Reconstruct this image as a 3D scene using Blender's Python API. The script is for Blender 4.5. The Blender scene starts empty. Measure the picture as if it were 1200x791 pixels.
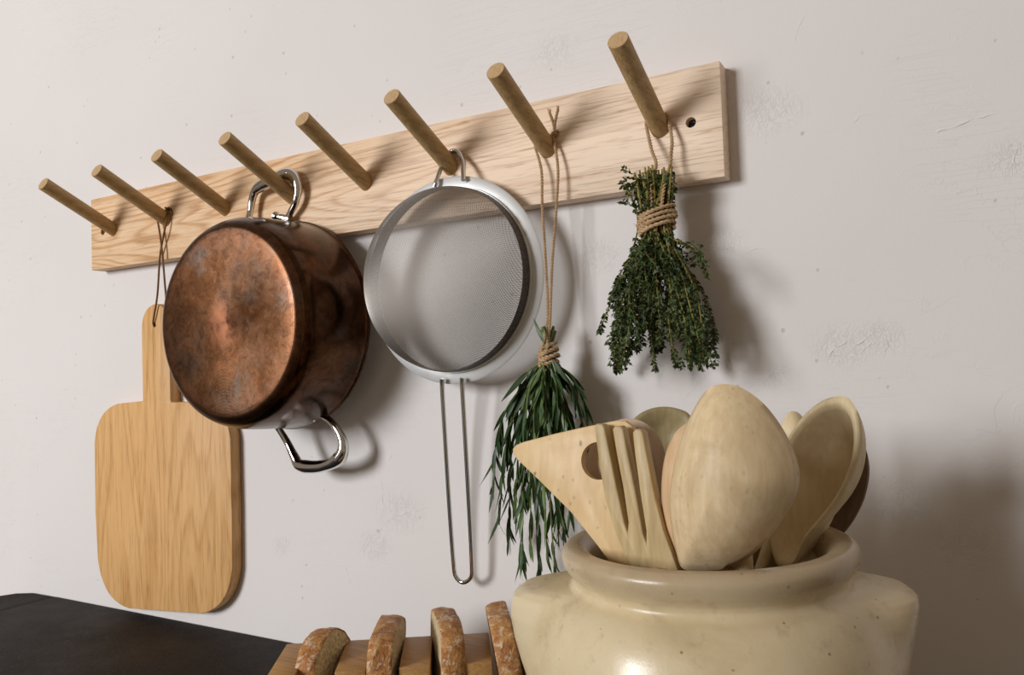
import bpy, bmesh, math, random
from mathutils import Vector, Matrix, noise as mnoise

sc = bpy.context.scene
# ---------------------------------------------------------------- camera (solved from the rack's geometry)
FPX = 917.731
CAM = Vector((1.0485, -0.6863, -0.1564))
YAW, PITCH, ROLL = 0.513, 0.0389, -0.0332
cyw, syw, cp, sp = math.cos(YAW), math.sin(YAW), math.cos(PITCH), math.sin(PITCH)
FWD = Vector((-syw * cp, cyw * cp, sp))
_r = Vector((cyw, syw, 0)); _u = _r.cross(FWD)
RGT = _r * math.cos(ROLL) + _u * math.sin(ROLL)
UPV = -_r * math.sin(ROLL) + _u * math.cos(ROLL)
cam_d = bpy.data.cameras.new('camera'); cam = bpy.data.objects.new('camera', cam_d)
sc.collection.objects.link(cam)
cam_d.sensor_fit = 'HORIZONTAL'; cam_d.sensor_width = 36.0; cam_d.lens = FPX / 1200 * 36
cam_d.clip_start = 0.01; cam_d.clip_end = 50
M3 = Matrix((RGT, UPV, -FWD)).transposed()
cam.matrix_world = Matrix.Translation(CAM) @ M3.to_4x4()
sc.camera = cam

# ---------------------------------------------------------------- world, lamps, exposure
world = bpy.data.worlds.new('world'); sc.world = world; world.use_nodes = True
wn = world.node_tree; wn.nodes.clear()
wo = wn.nodes.new('ShaderNodeOutputWorld'); wb = wn.nodes.new('ShaderNodeBackground')
wb.inputs['Color'].default_value = (1.0, 0.80, 0.60, 1); wb.inputs['Strength'].default_value = 0.25
wn.links.new(wb.outputs[0], wo.inputs[0])

def area(name, loc, target, sx, sy, power, col):
    d = bpy.data.lights.new(name, 'AREA'); d.shape = 'RECTANGLE'; d.size = sx; d.size_y = sy
    d.energy = power; d.color = col
    o = bpy.data.objects.new(name, d); sc.collection.objects.link(o)
    o.location = loc
    o.rotation_euler = (Vector(target) - Vector(loc)).to_track_quat('-Z', 'Y').to_euler()
    return o
area('window_light', (-1.20, -3.75, 0.64), (0.5, 0, -0.1), 1.25, 1.25, 144, (0.945, 0.965, 1.0))

sc.view_settings.view_transform = 'Standard'; sc.view_settings.look = 'None'
sc.view_settings.gamma = 1.0; sc.view_settings.exposure = 0.0
sc.view_settings.use_curve_mapping = False

# ---------------------------------------------------------------- measuring helpers
def ray(px, py):
    return FWD + RGT * ((px - 600) / FPX) - UPV * ((py - 395.5) / FPX)
def at(px, py, Y):
    d = ray(px, py); return CAM + d * ((Y - CAM.y) / d.y)
def atz(px, py, Z):
    d = ray(px, py); return CAM + d * ((Z - CAM.z) / d.z)
CRO = Vector((0.9075, -0.2, 0))          # crock axis
CN = Vector((-0.141, 0.486, 0)).normalized(); CH = Vector((CN.y, -CN.x, 0))
def cp_(px, py, off=0.0):                 # point in a vertical plane through the crock, off metres behind its axis
    d = ray(px, py); o = CRO + CN * off
    return CAM + d * ((o - CAM).dot(CN) / d.dot(CN))

# ---------------------------------------------------------------- mesh helpers
COL = sc.collection
def catmull(pts, n=6, closed=False):
    P = [Vector(p) for p in pts]; m = len(P); out = []
    rng = range(m) if closed else range(m - 1)
    for i in rng:
        if closed: a, b, c, d = P[(i-1) % m], P[i], P[(i+1) % m], P[(i+2) % m]
        else: a, b, c, d = P[max(i-1, 0)], P[i], P[i+1], P[min(i+2, m-1)]
        for k in range(n):
            t = k / n
            out.append(0.5 * ((2*b) + (c-a)*t + (2*a-5*b+4*c-d)*t*t + (3*b-a-3*c+d)*t*t*t))
    if not closed: out.append(P[-1].copy())
    return out

class MB:
    def __init__(s): s.v = []; s.f = []
    def add(s, v, f):
        o = len(s.v); s.v.extend([tuple(p) for p in v]); s.f.extend([tuple(i + o for i in q) for q in f])
    def tube(s, pts, r, sides=8, closed=False, caps=True, squash=None, twist=0.0):
        pts = [Vector(p) for p in pts]; n = len(pts)
        R = r if isinstance(r, (list, tuple)) else [r] * n
        T = []
        for i in range(n):
            a = pts[(i-1) % n] if (closed or i > 0) else pts[0]
            b = pts[(i+1) % n] if (closed or i < n-1) else pts[-1]
            t = (b - a); T.append(t.normalized() if t.length > 1e-9 else Vector((0, 0, 1)))
        ref = Vector((0, 1, 0)) if abs(T[0].y) < 0.9 else Vector((1, 0, 0))
        N = (ref - T[0] * ref.dot(T[0])).normalized(); o = len(s.v)
        for i in range(n):
            if i: N = (N - T[i] * N.dot(T[i])).normalized()
            B = T[i].cross(N)
            for k in range(sides):
                a = 2 * math.pi * k / sides + twist
                ca, sa = math.cos(a), math.sin(a)
                if squash: ca *= squash
                s.v.append(tuple(pts[i] + (N * ca + B * sa) * R[i]))
        for i in range(n if closed else n - 1):
            j = (i + 1) % n
            for k in range(sides):
                l = (k + 1) % sides
                s.f.append((o + i*sides + k, o + i*sides + l, o + j*sides + l, o + j*sides + k))
        if caps and not closed:
            s.f.append(tuple(o + k for k in reversed(range(sides))))
            s.f.append(tuple(o + (n-1)*sides + k for k in range(sides)))
    def lathe(s, prof, c, axis='z', segs=64, closed=False):
        # prof: (r, t) pairs along the axis
        o = len(s.v); c = Vector(c)
        for r, t in prof:
            for k in range(segs):
                a = 2 * math.pi * k / segs
                if axis == 'z': p = c + Vector((r*math.cos(a), r*math.sin(a), t))
                else: p = c + Vector((r*math.cos(a), t, r*math.sin(a)))
                s.v.append(tuple(p))
        n = len(prof)
        for i in range(n if closed else n - 1):
            j = (i + 1) % n
            for k in range(segs):
                l = (k + 1) % segs
                s.f.append((o+i*segs+k, o+i*segs+l, o+j*segs+l, o+j*segs+k))
    def loft(s, rings, cap=True):
        o = len(s.v); m = len(rings[0])
        for R in rings: s.v.extend([tuple(p) for p in R])
        for i in range(len(rings) - 1):
            for k in range(m):
                l = (k + 1) % m
                s.f.append((o+i*m+k, o+i*m+l, o+(i+1)*m+l, o+(i+1)*m+k))
        if cap:
            s.f.append(tuple(o + k for k in reversed(range(m))))
            s.f.append(tuple(o + (len(rings)-1)*m + k for k in range(m)))
    def build(s, name, mat, parent=None, smooth=True, bevel=0.0, bseg=2, angle=40, stuff=False, fix=True):
        off = Vector(parent_world(parent)) if parent else Vector((0, 0, 0))
        me = bpy.data.meshes.new(name)
        me.from_pydata([tuple(Vector(p) - off) for p in s.v], [], s.f)
        if fix or bevel:
            bm = bmesh.new(); bm.from_mesh(me)
            if fix: bmesh.ops.recalc_face_normals(bm, faces=bm.faces)
            if bevel:
                ed = [e for e in bm.edges if len(e.link_faces) == 2 and e.calc_face_angle(0) > math.radians(angle)]
                bmesh.ops.bevel(bm, geom=ed, offset=bevel, segments=bseg, profile=0.5, affect='EDGES', clamp_overlap=True)
            bm.to_mesh(me); bm.free()
        if smooth:
            me.shade_smooth()
            try: me.set_sharp_from_angle(angle=math.radians(angle))
            except Exception: pass
        me.materials.append(mat)
        ob = bpy.data.objects.new(name, me); COL.objects.link(ob)
        if parent: ob.parent = parent
        if stuff: ob['kind'] = 'stuff'
        return ob

def parent_world(p):
    v = Vector((0, 0, 0))
    while p is not None: v += p.location; p = p.parent
    return v
def tag(o, label=None, cat=None, group=None, kind=None):
    if label: o['label'] = label
    if cat: o['category'] = cat
    if group: o['group'] = group
    if kind: o['kind'] = kind
    return o
def thing(name, loc, label, cat, group=None):
    o = bpy.data.objects.new(name, None); COL.objects.link(o); o.location = loc
    o.empty_display_size = 0.02
    return tag(o, label, cat, group)
def cut(ob, cutter_mb):
    # subtract a drilled hole (evaluated once, no operators)
    c = cutter_mb.build('drill', ob.data.materials[0], None, smooth=False)
    c.location = -parent_world(ob.parent) * 0
    m = ob.modifiers.new('hole', 'BOOLEAN'); m.operation = 'DIFFERENCE'; m.object = c; m.solver = 'EXACT'
    bpy.context.view_layer.update()
    dg = bpy.context.evaluated_depsgraph_get()
    me = bpy.data.meshes.new_from_object(ob.evaluated_get(dg))
    ob.modifiers.clear(); ob.data = me
    me.shade_smooth(); me.set_sharp_from_angle(angle=math.radians(35))
    bpy.data.objects.remove(c)

def prism(outline, frame, d0, d1):
    # outline: 2D points, frame(u,v,d)->Vector
    m = MB(); m.loft([[frame(u, v, d0) for u, v in outline], [frame(u, v, d1) for u, v in outline]])
    return m
def boxmb(x0, x1, y0, y1, z0, z1):
    return prism([(x0, z0), (x1, z0), (x1, z1), (x0, z1)], lambda u, v, d: Vector((u, d, v)), y0, y1)
def rounded(pts, rad, n=8):
    out = []; m = len(pts)
    for i in range(m):
        p = Vector(pts[i]).to_2d(); a = (Vector(pts[i-1]).to_2d() - p); b = (Vector(pts[(i+1) % m]).to_2d() - p)
        r = rad[i] if isinstance(rad, (list, tuple)) else rad
        if r <= 0: out.append(tuple(p)); continue
        la, lb = a.length, b.length; a.normalize(); b.normalize()
        r = min(r, la*0.49, lb*0.49)
        for k in range(n + 1):
            t = k / n
            q = (p + a*r)*(1-t)**2 + (p + a*r*0.12 + b*r*0.12)*2*t*(1-t) + (p + b*r)*t*t
            out.append(tuple(q))
    return out

# ---------------------------------------------------------------- materials
class NT:
    def __init__(s, name):
        s.m = bpy.data.materials.new(name); s.m.use_nodes = True; s.t = s.m.node_tree
        s.b = s.t.nodes['Principled BSDF']; s.tc = s.t.nodes.new('ShaderNodeTexCoord')
    def n(s, kind, **kw):
        nd = s.t.nodes.new(kind)
        for k, v in kw.items():
            if k in nd.inputs.keys() if hasattr(nd.inputs, 'keys') else False: s.set(nd, k, v)
            else: setattr(nd, k, v)
        return nd
    def set(s, nd, k, v):
        if isinstance(v, bpy.types.NodeSocket): s.t.links.new(v, nd.inputs[k])
        else: nd.inputs[k].default_value = v
    def map(s, scale=(1, 1, 1), rot=(0, 0, 0), loc=(0, 0, 0), src=None):
        nd = s.t.nodes.new('ShaderNodeMapping'); s.t.links.new(src or s.tc.outputs['Object'], nd.inputs['Vector'])
        nd.inputs['Scale'].default_value = scale; nd.inputs['Rotation'].default_value = rot; nd.inputs['Location'].default_value = loc
        return nd.outputs[0]
    def noise(s, vec, scale, detail=4, rough=0.55, dist=0.0):
        nd = s.t.nodes.new('ShaderNodeTexNoise'); s.t.links.new(vec, nd.inputs['Vector'])
        nd.inputs['Scale'].default_value = scale; nd.inputs['Detail'].default_value = detail
        nd.inputs['Roughness'].default_value = rough; nd.inputs['Distortion'].default_value = dist
        return nd.outputs['Fac']
    def ramp(s, fac, stops, interp='LINEAR'):
        nd = s.t.nodes.new('ShaderNodeValToRGB'); s.t.links.new(fac, nd.inputs[0]); cr = nd.color_ramp
        cr.interpolation = interp
        while len(cr.elements) < len(stops): cr.elements.new(0.5)
        for e, (p, c) in zip(cr.elements, stops):
            e.position = p; e.color = (c, c, c, 1) if isinstance(c, (int, float)) else (*c, 1)
        return nd.outputs[0]
    def math(s, op, a, b=0.0, c=None, clamp=False):
        nd = s.t.nodes.new('ShaderNodeMath'); nd.operation = op; nd.use_clamp = clamp
        for i, v in enumerate((a, b) if c is None else (a, b, c)):
            if isinstance(v, bpy.types.NodeSocket): s.t.links.new(v, nd.inputs[i])
            else: nd.inputs[i].default_value = v
        return nd.outputs[0]
    def mix(s, f, a, b, mode='MIX'):
        nd = s.t.nodes.new('ShaderNodeMix'); nd.data_type = 'RGBA'; nd.blend_type = mode
        for i, v in ((0, f), (6, a), (7, b)):
            if isinstance(v, bpy.types.NodeSocket): s.t.links.new(v, nd.inputs[i])
            elif i == 0: nd.inputs[0].default_value = v
            else: nd.inputs[i].default_value = (*v, 1)
        return nd.outputs[2]
    def vmath(s, op, a, b):
        nd = s.t.nodes.new('ShaderNodeVectorMath'); nd.operation = op
        for i, v in enumerate((a, b)):
            if isinstance(v, bpy.types.NodeSocket): s.t.links.new(v, nd.inputs[i])
            else: nd.inputs[i].default_value = v
        return nd.outputs['Value'] if op in ('DISTANCE', 'LENGTH', 'DOT_PRODUCT') else nd.outputs[0]
    def bump(s, h, strength=0.3, dist=0.001, prev=None):
        nd = s.t.nodes.new('ShaderNodeBump'); nd.inputs['Strength'].default_value = strength
        nd.inputs['Distance'].default_value = dist; s.t.links.new(h, nd.inputs['Height'])
        if prev: s.t.links.new(prev, nd.inputs['Normal'])
        return nd.outputs[0]
    def out(s, color=None, rough=None, metal=None, normal=None, spec=None, coat=None, **kw):
        for k, v in (('Base Color', color), ('Roughness', rough), ('Metallic', metal), ('Normal', normal), ('Specular IOR Level', spec), ('Coat Weight', coat)):
            if v is None: continue
            if isinstance(v, bpy.types.NodeSocket): s.t.links.new(v, s.b.inputs[k])
            elif k == 'Base Color': s.b.inputs[k].default_value = (*v, 1)
            else: s.b.inputs[k].default_value = v
        for k, v in kw.items(): s.b.inputs[k.replace('_', ' ')].default_value = v
        return s.m

def wood(name, light, mid, dark, grain='x', scale=1.0, rough=0.55, contrast=1.0, seed=0.0, rings=True, cath=6.0, fr=0.6, pale=False, dash=0.0):
    N = NT(name)
    st = {'x': (0.09, 1, 1), 'y': (1, 0.09, 1), 'z': (1, 1, 0.09)}[grain]
    st2 = {'x': (0.03, 1, 1), 'y': (1, 0.03, 1), 'z': (1, 1, 0.03)}[grain]
    v = N.map(st, loc=(seed, seed*1.7, seed*0.6)); v2 = N.map(st2, loc=(seed, 0, 0))
    big = N.noise(v, (7 if pale else 9)*scale, 3 if pale else 2, 0.45, 1.1 if pale else 0.6)
    # growth rings: fractional bands of a slow noise field
    band = N.math('FRACT', N.math('MULTIPLY', big, cath*3.0))
    ring = N.ramp(band, [(0.0, 0.05), (0.25, 0.8), (0.72, 1.0), (0.93, 0.0), (1.0, 0.05)] if pale else [(0.0, 0.15), (0.35, 0.85), (0.8, 1.0), (1.0, 0.15)])
    fine = N.noise(v2, 260*scale, 3, 0.6)
    pore = N.ramp(N.noise(v2, 600*scale, 2, 0.6), [(0.56, 1.0), (0.66, 0.0)])
    f = N.math('ADD', N.math('MULTIPLY', ring, 0.55 if rings else 0.1), N.math('MULTIPLY', fine, fr if rings else 1.0))
    f = N.math('ADD', f, N.math('MULTIPLY', N.math('SUBTRACT', N.noise(N.map((1, 1, 1)), 7*scale, 3), 0.5), 0.5))
    f = N.math('MULTIPLY_ADD', N.math('SUBTRACT', f, 0.6), contrast, 0.6)
    col = N.ramp(f, [(0.25, dark), (0.6, mid), (0.95, light)])
    if pale:    # paler towards the right end and lower edge of the rail
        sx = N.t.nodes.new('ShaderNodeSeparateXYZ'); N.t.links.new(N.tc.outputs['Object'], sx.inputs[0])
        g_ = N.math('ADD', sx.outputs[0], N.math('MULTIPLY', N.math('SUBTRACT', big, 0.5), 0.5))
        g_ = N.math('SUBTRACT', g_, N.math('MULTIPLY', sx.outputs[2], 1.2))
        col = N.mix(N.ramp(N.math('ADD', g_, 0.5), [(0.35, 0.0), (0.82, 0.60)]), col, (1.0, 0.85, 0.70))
    if dash:    # short open pores along the grain
        dv = N.map({'x': (0.14, 1, 1), 'y': (1, 0.14, 1), 'z': (1, 1, 0.14)}[grain], rot=(0, 0.04 if grain == 'x' else 0, 0))
        dm = N.math('MULTIPLY', N.ramp(N.noise(dv, 190, 2, 0.6, 0.3), [(0.56, 0.0), (0.66, 1.0)]), N.ramp(ring, [(0.2, 1.0), (0.95, 0.35)]))
        col = N.mix(N.math('MULTIPLY', dm, dash), col, dark)
    col = N.mix(N.math('MULTIPLY', N.math('SUBTRACT', 1.0, pore), 0.35), col, tuple(c*0.45 for c in dark))
    nb = N.bump(N.math('ADD', fine, N.math('MULTIPLY', pore, 0.5)), 0.25, 0.0004)
    return N.out(col, rough, normal=nb, spec=0.35)

# rack wood
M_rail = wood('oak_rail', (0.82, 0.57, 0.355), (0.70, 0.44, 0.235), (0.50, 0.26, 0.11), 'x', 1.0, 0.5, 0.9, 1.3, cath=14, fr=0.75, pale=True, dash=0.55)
M_peg = wood('oak_peg', (0.58, 0.40, 0.19), (0.45, 0.29, 0.125), (0.24, 0.14, 0.05), 'y', 1.2, 0.55, 0.8, 0.7, rings=False)
M_pegend = wood('oak_end_grain', (0.66, 0.47, 0.27), (0.55, 0.37, 0.19), (0.36, 0.22, 0.10), 'z', 3.0, 0.7, 0.9, 0.2, rings=False)
M_board = wood('chopping_board_wood', (0.76, 0.46, 0.20), (0.63, 0.345, 0.125), (0.36, 0.17, 0.05), 'z', 1.0, 0.5, 0.55, 3.1, rings=True, cath=7, fr=0.8, dash=0.35)
M_rackw = wood('bread_rack_wood', (0.62, 0.36, 0.14), (0.48, 0.26, 0.09), (0.28, 0.13, 0.04), 'x', 1.5, 0.5, 0.8, 5.1, rings=False)

def spoonwood(name, light, mid, stain, rough=0.45, grain=(1, 1, 0.12), bands=0.25, seed=0.0, spots=0.0, stainamt=0.5, dots=0.0):
    N = NT(name)
    v = N.map(grain, loc=(seed, seed, seed)); vv = N.map((1, 1, 1), loc=(seed*2, 0, seed))
    fine = N.noise(v, 220, 3, 0.6); blot = N.noise(vv, 28, 4, 0.6, 0.8)
    col = N.mix(N.ramp(fine, [(0.3, 0.0), (0.7, 1.0)]), mid, light)
    st = N.math('MULTIPLY', N.ramp(blot, [(0.50, 0.0), (0.72, 1.0)]), stainamt)
    col = N.mix(st, col, stain)
    if dots or spots:
        vd = N.t.nodes.new('ShaderNodeTexVoronoi'); N.t.links.new(N.map((1, 1, 0.7), loc=(seed*3, 1, 0)), vd.inputs['Vector']); vd.inputs['Scale'].default_value = 210
        dm = N.math('MULTIPLY', N.ramp(vd.outputs['Distance'], [(0.13, 1.0), (0.26, 0.0)]), N.ramp(N.noise(vv, 45, 2), [(0.48, 0.0), (0.60, 1.0)]))
        col = N.mix(N.math('MULTIPLY', dm, max(dots, spots)*0.8), col, tuple(c*0.62 for c in mid))
    if spots:
        vo = N.t.nodes.new('ShaderNodeTexVoronoi'); N.t.links.new(N.map((1, 1, 0.55), loc=(seed, 0, 0)), vo.inputs['Vector']); vo.inputs['Scale'].default_value = 150
        col = N.mix(N.math('MULTIPLY', N.ramp(vo.outputs['Distance'], [(0.10, 1.0), (0.22, 0.0)]), N.math('MULTIPLY', N.ramp(N.noise(vv, 60, 2), [(0.5, 0.0), (0.56, 1.0)]), spots)), col, tuple(c*0.4 for c in stain))
    nb = N.bump(N.math('ADD', fine, blot), 0.25, 0.0006)
    return N.out(col, rough, normal=nb, spec=0.35)

# ---------------------------------------------------------------- plaster wall
def plaster():
    N = NT('plaster'); P = N.tc.outputs['Object']
    warp = N.noise(N.map(), 3.0, 3)
    grain = N.noise(N.map(), 420, 3, 0.6)
    mid = N.noise(N.map((1, 1, 1.4)), 70, 4, 0.6, 0.4)
    # ragged trowel ridges: level lines of a distorted field, kept in patches
    fld = N.noise(N.map((1, 1, 1.5), rot=(0, 0.5, 0)), 16, 5, 0.6, 0.5)
    ridge = N.ramp(fld, [(0.485, 0.0), (0.5, 1.0), (0.503, 0.0)])
    pm = N.ramp(N.noise(N.map(loc=(4, 1, 2)), 5.5, 2), [(0.53, 0.0), (0.63, 1.0)])
    sc_f = N.noise(N.map((1.6, 1, 1), rot=(0, 0.6, 0), loc=(2, 0, 5)), 90, 4, 0.6, 1.4)
    crack = N.ramp(sc_f, [(0.44, 1.0), (0.5, 0.0), (0.56, 0.75)])
    patches = None
    for (px, py, r) in ((985, 405, 0.022), (1030, 395, 0.018), (1195, 185, 0.02), (905, 440, 0.012), (470, 600, 0.03), (600, 620, 0.03), (1130, 640, 0.03),
                        (440, 640, 0.02), (330, 640, 0.015), (850, 285, 0.02), (900, 130, 0.03), (650, 60, 0.03), (1060, 590, 0.03), (700, 300, 0.02)):
        c = at(px, py, 0)
        d = N.vmath('DISTANCE', N.vmath('MULTIPLY', P, (0.7, 0.0, 1.0)), (c.x*0.7, 0, c.z))
        mk = N.ramp(N.math('DIVIDE', N.math('ADD', d, N.math('MULTIPLY', N.math('SUBTRACT', warp, 0.5), 0.03)), r), [(0.3, 1.0), (1.0, 0.0)])
        patches = mk if patches is None else N.math('MAXIMUM', patches, mk)
    vo = N.t.nodes.new('ShaderNodeTexVoronoi'); N.t.links.new(N.map(), vo.inputs['Vector']); vo.inputs['Scale'].default_value = 26
    pit = N.ramp(vo.outputs['Distance'], [(0.035, 1.0), (0.06, 0.0)])
    vo2 = N.t.nodes.new('ShaderNodeTexVoronoi'); N.t.links.new(N.map(loc=(3, 0, 7)), vo2.inputs['Vector']); vo2.inputs['Scale'].default_value = 48
    pit = N.math('MAXIMUM', pit, N.math('MULTIPLY', N.ramp(vo2.outputs['Distance'], [(0.04, 1.0), (0.09, 0.0)]), N.ramp(N.noise(N.map(), 9, 1), [(0.52, 0.0), (0.58, 0.8)])))
    # fine straight scratches
    wv = N.noise(N.map((3.0, 1, 40), rot=(0, 0.9, 0)), 3.0, 2, 0.5)
    scr = N.math('MULTIPLY', N.ramp(wv, [(0.497, 0.0), (0.5, 1.0), (0.503, 0.0)]), N.ramp(N.noise(N.map(loc=(9, 3, 1)), 4, 1), [(0.55, 0.0), (0.6, 1.0)]))
    h = N.math('MULTIPLY', grain, 0.14)
    h = N.math('ADD', h, N.math('MULTIPLY', mid, 0.16))
    h = N.math('ADD', h, N.math('MULTIPLY', N.math('MULTIPLY', ridge, pm), 0.16))
    h = N.math('SUBTRACT', h, N.math('MULTIPLY', N.math('MULTIPLY', crack, patches), 0.32))
    h = N.math('SUBTRACT', h, N.math('MULTIPLY', pit, 0.5))
    h = N.math('SUBTRACT', h, N.math('MULTIPLY', scr, 0.12))
    nb = N.bump(h, 0.55, 0.0016)
    tone = N.noise(N.map(), 2.2, 4, 0.5)
    col = N.mix(N.ramp(tone, [(0.35, 0.0), (0.65, 1.0)]), (0.72, 0.675, 0.65), (0.755, 0.715, 0.69))
    col = N.mix(N.math('MULTIPLY', pit, 0.32), col, (0.30, 0.24, 0.19))
    return N.out(col, 0.75, normal=nb, spec=0.25)
M_wall = plaster()
m = MB(); m.add([(-2.6, 0, -1.372), (2.8, 0, -1.372), (2.8, 0, 1.3), (-2.6, 0, 1.3), (-2.6, 0.1, -1.372), (2.8, 0.1, -1.372), (2.8, 0.1, 1.3), (-2.6, 0.1, 1.3)],
               [(0, 1, 2, 3), (5, 4, 7, 6), (4, 0, 3, 7), (1, 5, 6, 2), (3, 2, 6, 7), (4, 5, 1, 0)])
wl = m.build('wall_back', M_wall, smooth=False); tag(wl, kind='structure', label='rough off-white plaster wall with trowel marks')
# trowel ridges standing a hair proud of the plaster, each where the wall shows one
random.seed(21)
for poly, hgt in ((((1099, 157), (1104, 152), (1118, 148), (1148, 138), (1200, 126)), 1.0), (((443, 642), (446, 622), (452, 612), (478, 600), (515, 592)), 0.8), (((446, 555), (448, 575), (450, 598)), 0.8),
                  (((985, 160), (993, 152), (1005, 140), (1022, 133), (1040, 131)), 0.7), (((403, 660), (408, 672), (412, 686)), 0.8), (((326, 660), (333, 645), (334, 628), (322, 640)), 0.7), (((115, 50), (125, 28), (138, 5)), 0.6),
                  (((930, 50), (936, 30), (945, 10)), 0.7), (((868, 300), (888, 292), (905, 296)), 0.8), (((62, 598), (85, 615), (112, 632)), 0.6), (((1000, 405), (1010, 400), (1020, 393)), 1.0), (((968, 425), (975, 412), (982, 404)), 1.0),
                  (((970, 402), (985, 405), (996, 398)), 0.9), (((1036, 395), (1041, 405), (1033, 415)), 0.9), (((1008, 418), (1015, 408), (1024, 400)), 0.9), (((898, 446), (904, 438), (922, 436)), 0.9), (((452, 545), (462, 530), (470, 522)), 0.6),
                  (((520, 592), (532, 600), (528, 610)), 0.5), (((1182, 180), (1190, 176), (1186, 188), (1196, 192)), 1.0), (((405, 560), (420, 548), (436, 552)), 0.5)):
    P_ = catmull([at(x, y, 0.0) for x, y in poly], 10)
    P_ = [p + Vector((mnoise.noise(p*90)*0.0022, 0, mnoise.noise(p*90 + Vector((7, 3, 1)))*0.0022)) for p in P_]
    n_ = len(P_); m = MB()
    m.tube([p + Vector((0, 0.00035, 0)) for p in P_], [max(0.0003, 0.00105*hgt*(0.75 + 0.5*mnoise.noise(p*150))*math.sin(math.pi*min(0.97, (i+0.6)/n_))**0.4) for i, p in enumerate(P_)], 8)
    m.build('trowel_ridge', M_wall, wl)
N = NT('floor_tile'); M_floor = N.out(N.ramp(N.noise(N.map(), 6, 4), [(0.3, (0.10, 0.08, 0.065)), (0.7, (0.16, 0.13, 0.10))]), 0.6)
fl = boxmb(-2.6, 2.8, -4.5, 0.1, -1.43, -1.3725).build('floor', M_floor, smooth=False); tag(fl, kind='structure')

# ---------------------------------------------------------------- dark stone worktop
N = NT('dark_stone')
g = N.noise(N.map(), 420, 4, 0.75); b = N.noise(N.map(), 9, 3, 0.6)
vo = N.t.nodes.new('ShaderNodeTexVoronoi'); N.t.links.new(N.map(), vo.inputs['Vector']); vo.inputs['Scale'].default_value = 170
fl_ = N.ramp(vo.outputs['Distance'], [(0.05, 1.0), (0.10, 0.0)])
fl_ = N.math('MULTIPLY', fl_, N.ramp(N.noise(N.map(), 90, 1), [(0.62, 0.0), (0.66, 1.0)]))
c_ = N.mix(N.ramp(g, [(0.3, 0.0), (0.7, 1.0)]), (0.003, 0.0022, 0.0018), (0.042, 0.031, 0.024))
c_ = N.mix(N.math('MULTIPLY', fl_, 0.7), c_, (0.45, 0.45, 0.42))
M_stone = N.out(c_, N.ramp(b, [(0.3, 0.6), (0.7, 0.78)]), normal=N.bump(g, 0.6, 0.0012), spec=0.12)
ZC = -0.4722
wt = thing('worktop', (0.6, -0.3, ZC - 0.03), 'dark grey-brown flecked stone worktop running along the plaster wall', 'worktop')
prism([(-0.1295, -0.0015), (2.3, -0.0015), (2.3, -0.66), (-0.1325, -0.66)], lambda u, v, d: Vector((u, v, d)), ZC - 0.035, ZC).build('slab', M_stone, wt, bevel=0.0015)
edge = [(-0.1301, -0.0015), (-0.150, -0.0015), (-0.172, -0.003), (-0.183, -0.0022), (-0.196, -0.009), (-0.2065, -0.0145), (-0.213, -0.026), (-0.2175, -0.034), (-0.224, -0.055), (-0.229, -0.10), (-0.231, -0.25), (-0.232, -0.66), (-0.1335, -0.66)]
o_ = prism(edge, lambda u, v, d: Vector((u, v, d)), ZC - 0.035, ZC - 0.0002).build('slab', M_stone, wt, bevel=0.002)
o_['label'] = 'narrow end piece of the worktop with a chipped rounded corner'

# ---------------------------------------------------------------- peg rack
RL, RH, RT = 0.8862, 0.10, 0.0207
PX0, PS, PZ, PSL, PLEN, PR = 0.0497, 0.1116, 0.0525, 0.4461, 0.1051, 0.0088
rack = thing('peg_rack', (RL/2, 0, 0), 'long pale oak wall rack with eight round angled pegs', 'peg rack')
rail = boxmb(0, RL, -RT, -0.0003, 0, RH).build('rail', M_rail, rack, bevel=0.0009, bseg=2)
def drillmb(x, z, r, d=0.012):
    m = MB(); m.lathe([(0.00001, -RT - 0.002), (r, -RT - 0.002), (r, -RT + d), (0.00001, -RT + d)], (x, 0, z), 'y', 28); return m
h1 = at(809.5, 143.5, -RT); h2 = at(120.5, 271.5, -RT)
for hp in (h1, h2):
    m = drillmb(hp.x - RL/2, hp.z, 0.0046); 
    m2 = MB(); m2.lathe([(0.0, -RT - 0.002), (0.0046, -RT - 0.002), (0.0046, -RT + 0.012), (0.0, -RT + 0.012)], (hp.x, 0, hp.z), 'y', 28)
    cut(rail, m2)
N = NT('black_screw'); M_screw = N.out((0.02, 0.02, 0.022), 0.4, 0.8)
for hp in (h1, h2):
    m = MB(); m.lathe([(0.0002, -RT + 0.0078), (0.0012, -RT + 0.0078), (0.0016, -RT + 0.0062), (0.0028, -RT + 0.0062), (0.0036, -RT + 0.0072), (0.0036, -RT + 0.0125), (0.0002, -RT + 0.0125)], (hp.x, 0, hp.z), 'y', 20)
    sw = m.build('screw', M_screw, rack)
    for a in (0, math.pi/2):
        m = MB(); d = Vector((math.cos(a+0.4), 0, math.sin(a+0.4))) * 0.0022
        c = Vector((hp.x, -RT + 0.0060, hp.z)); m.tube([c - d, c + d], 0.0004, 6)
        if a == 0: mm = m
        else: mm.add(m.v, m.f)
    mm.build('cross_recess', M_screw, sw)
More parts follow.
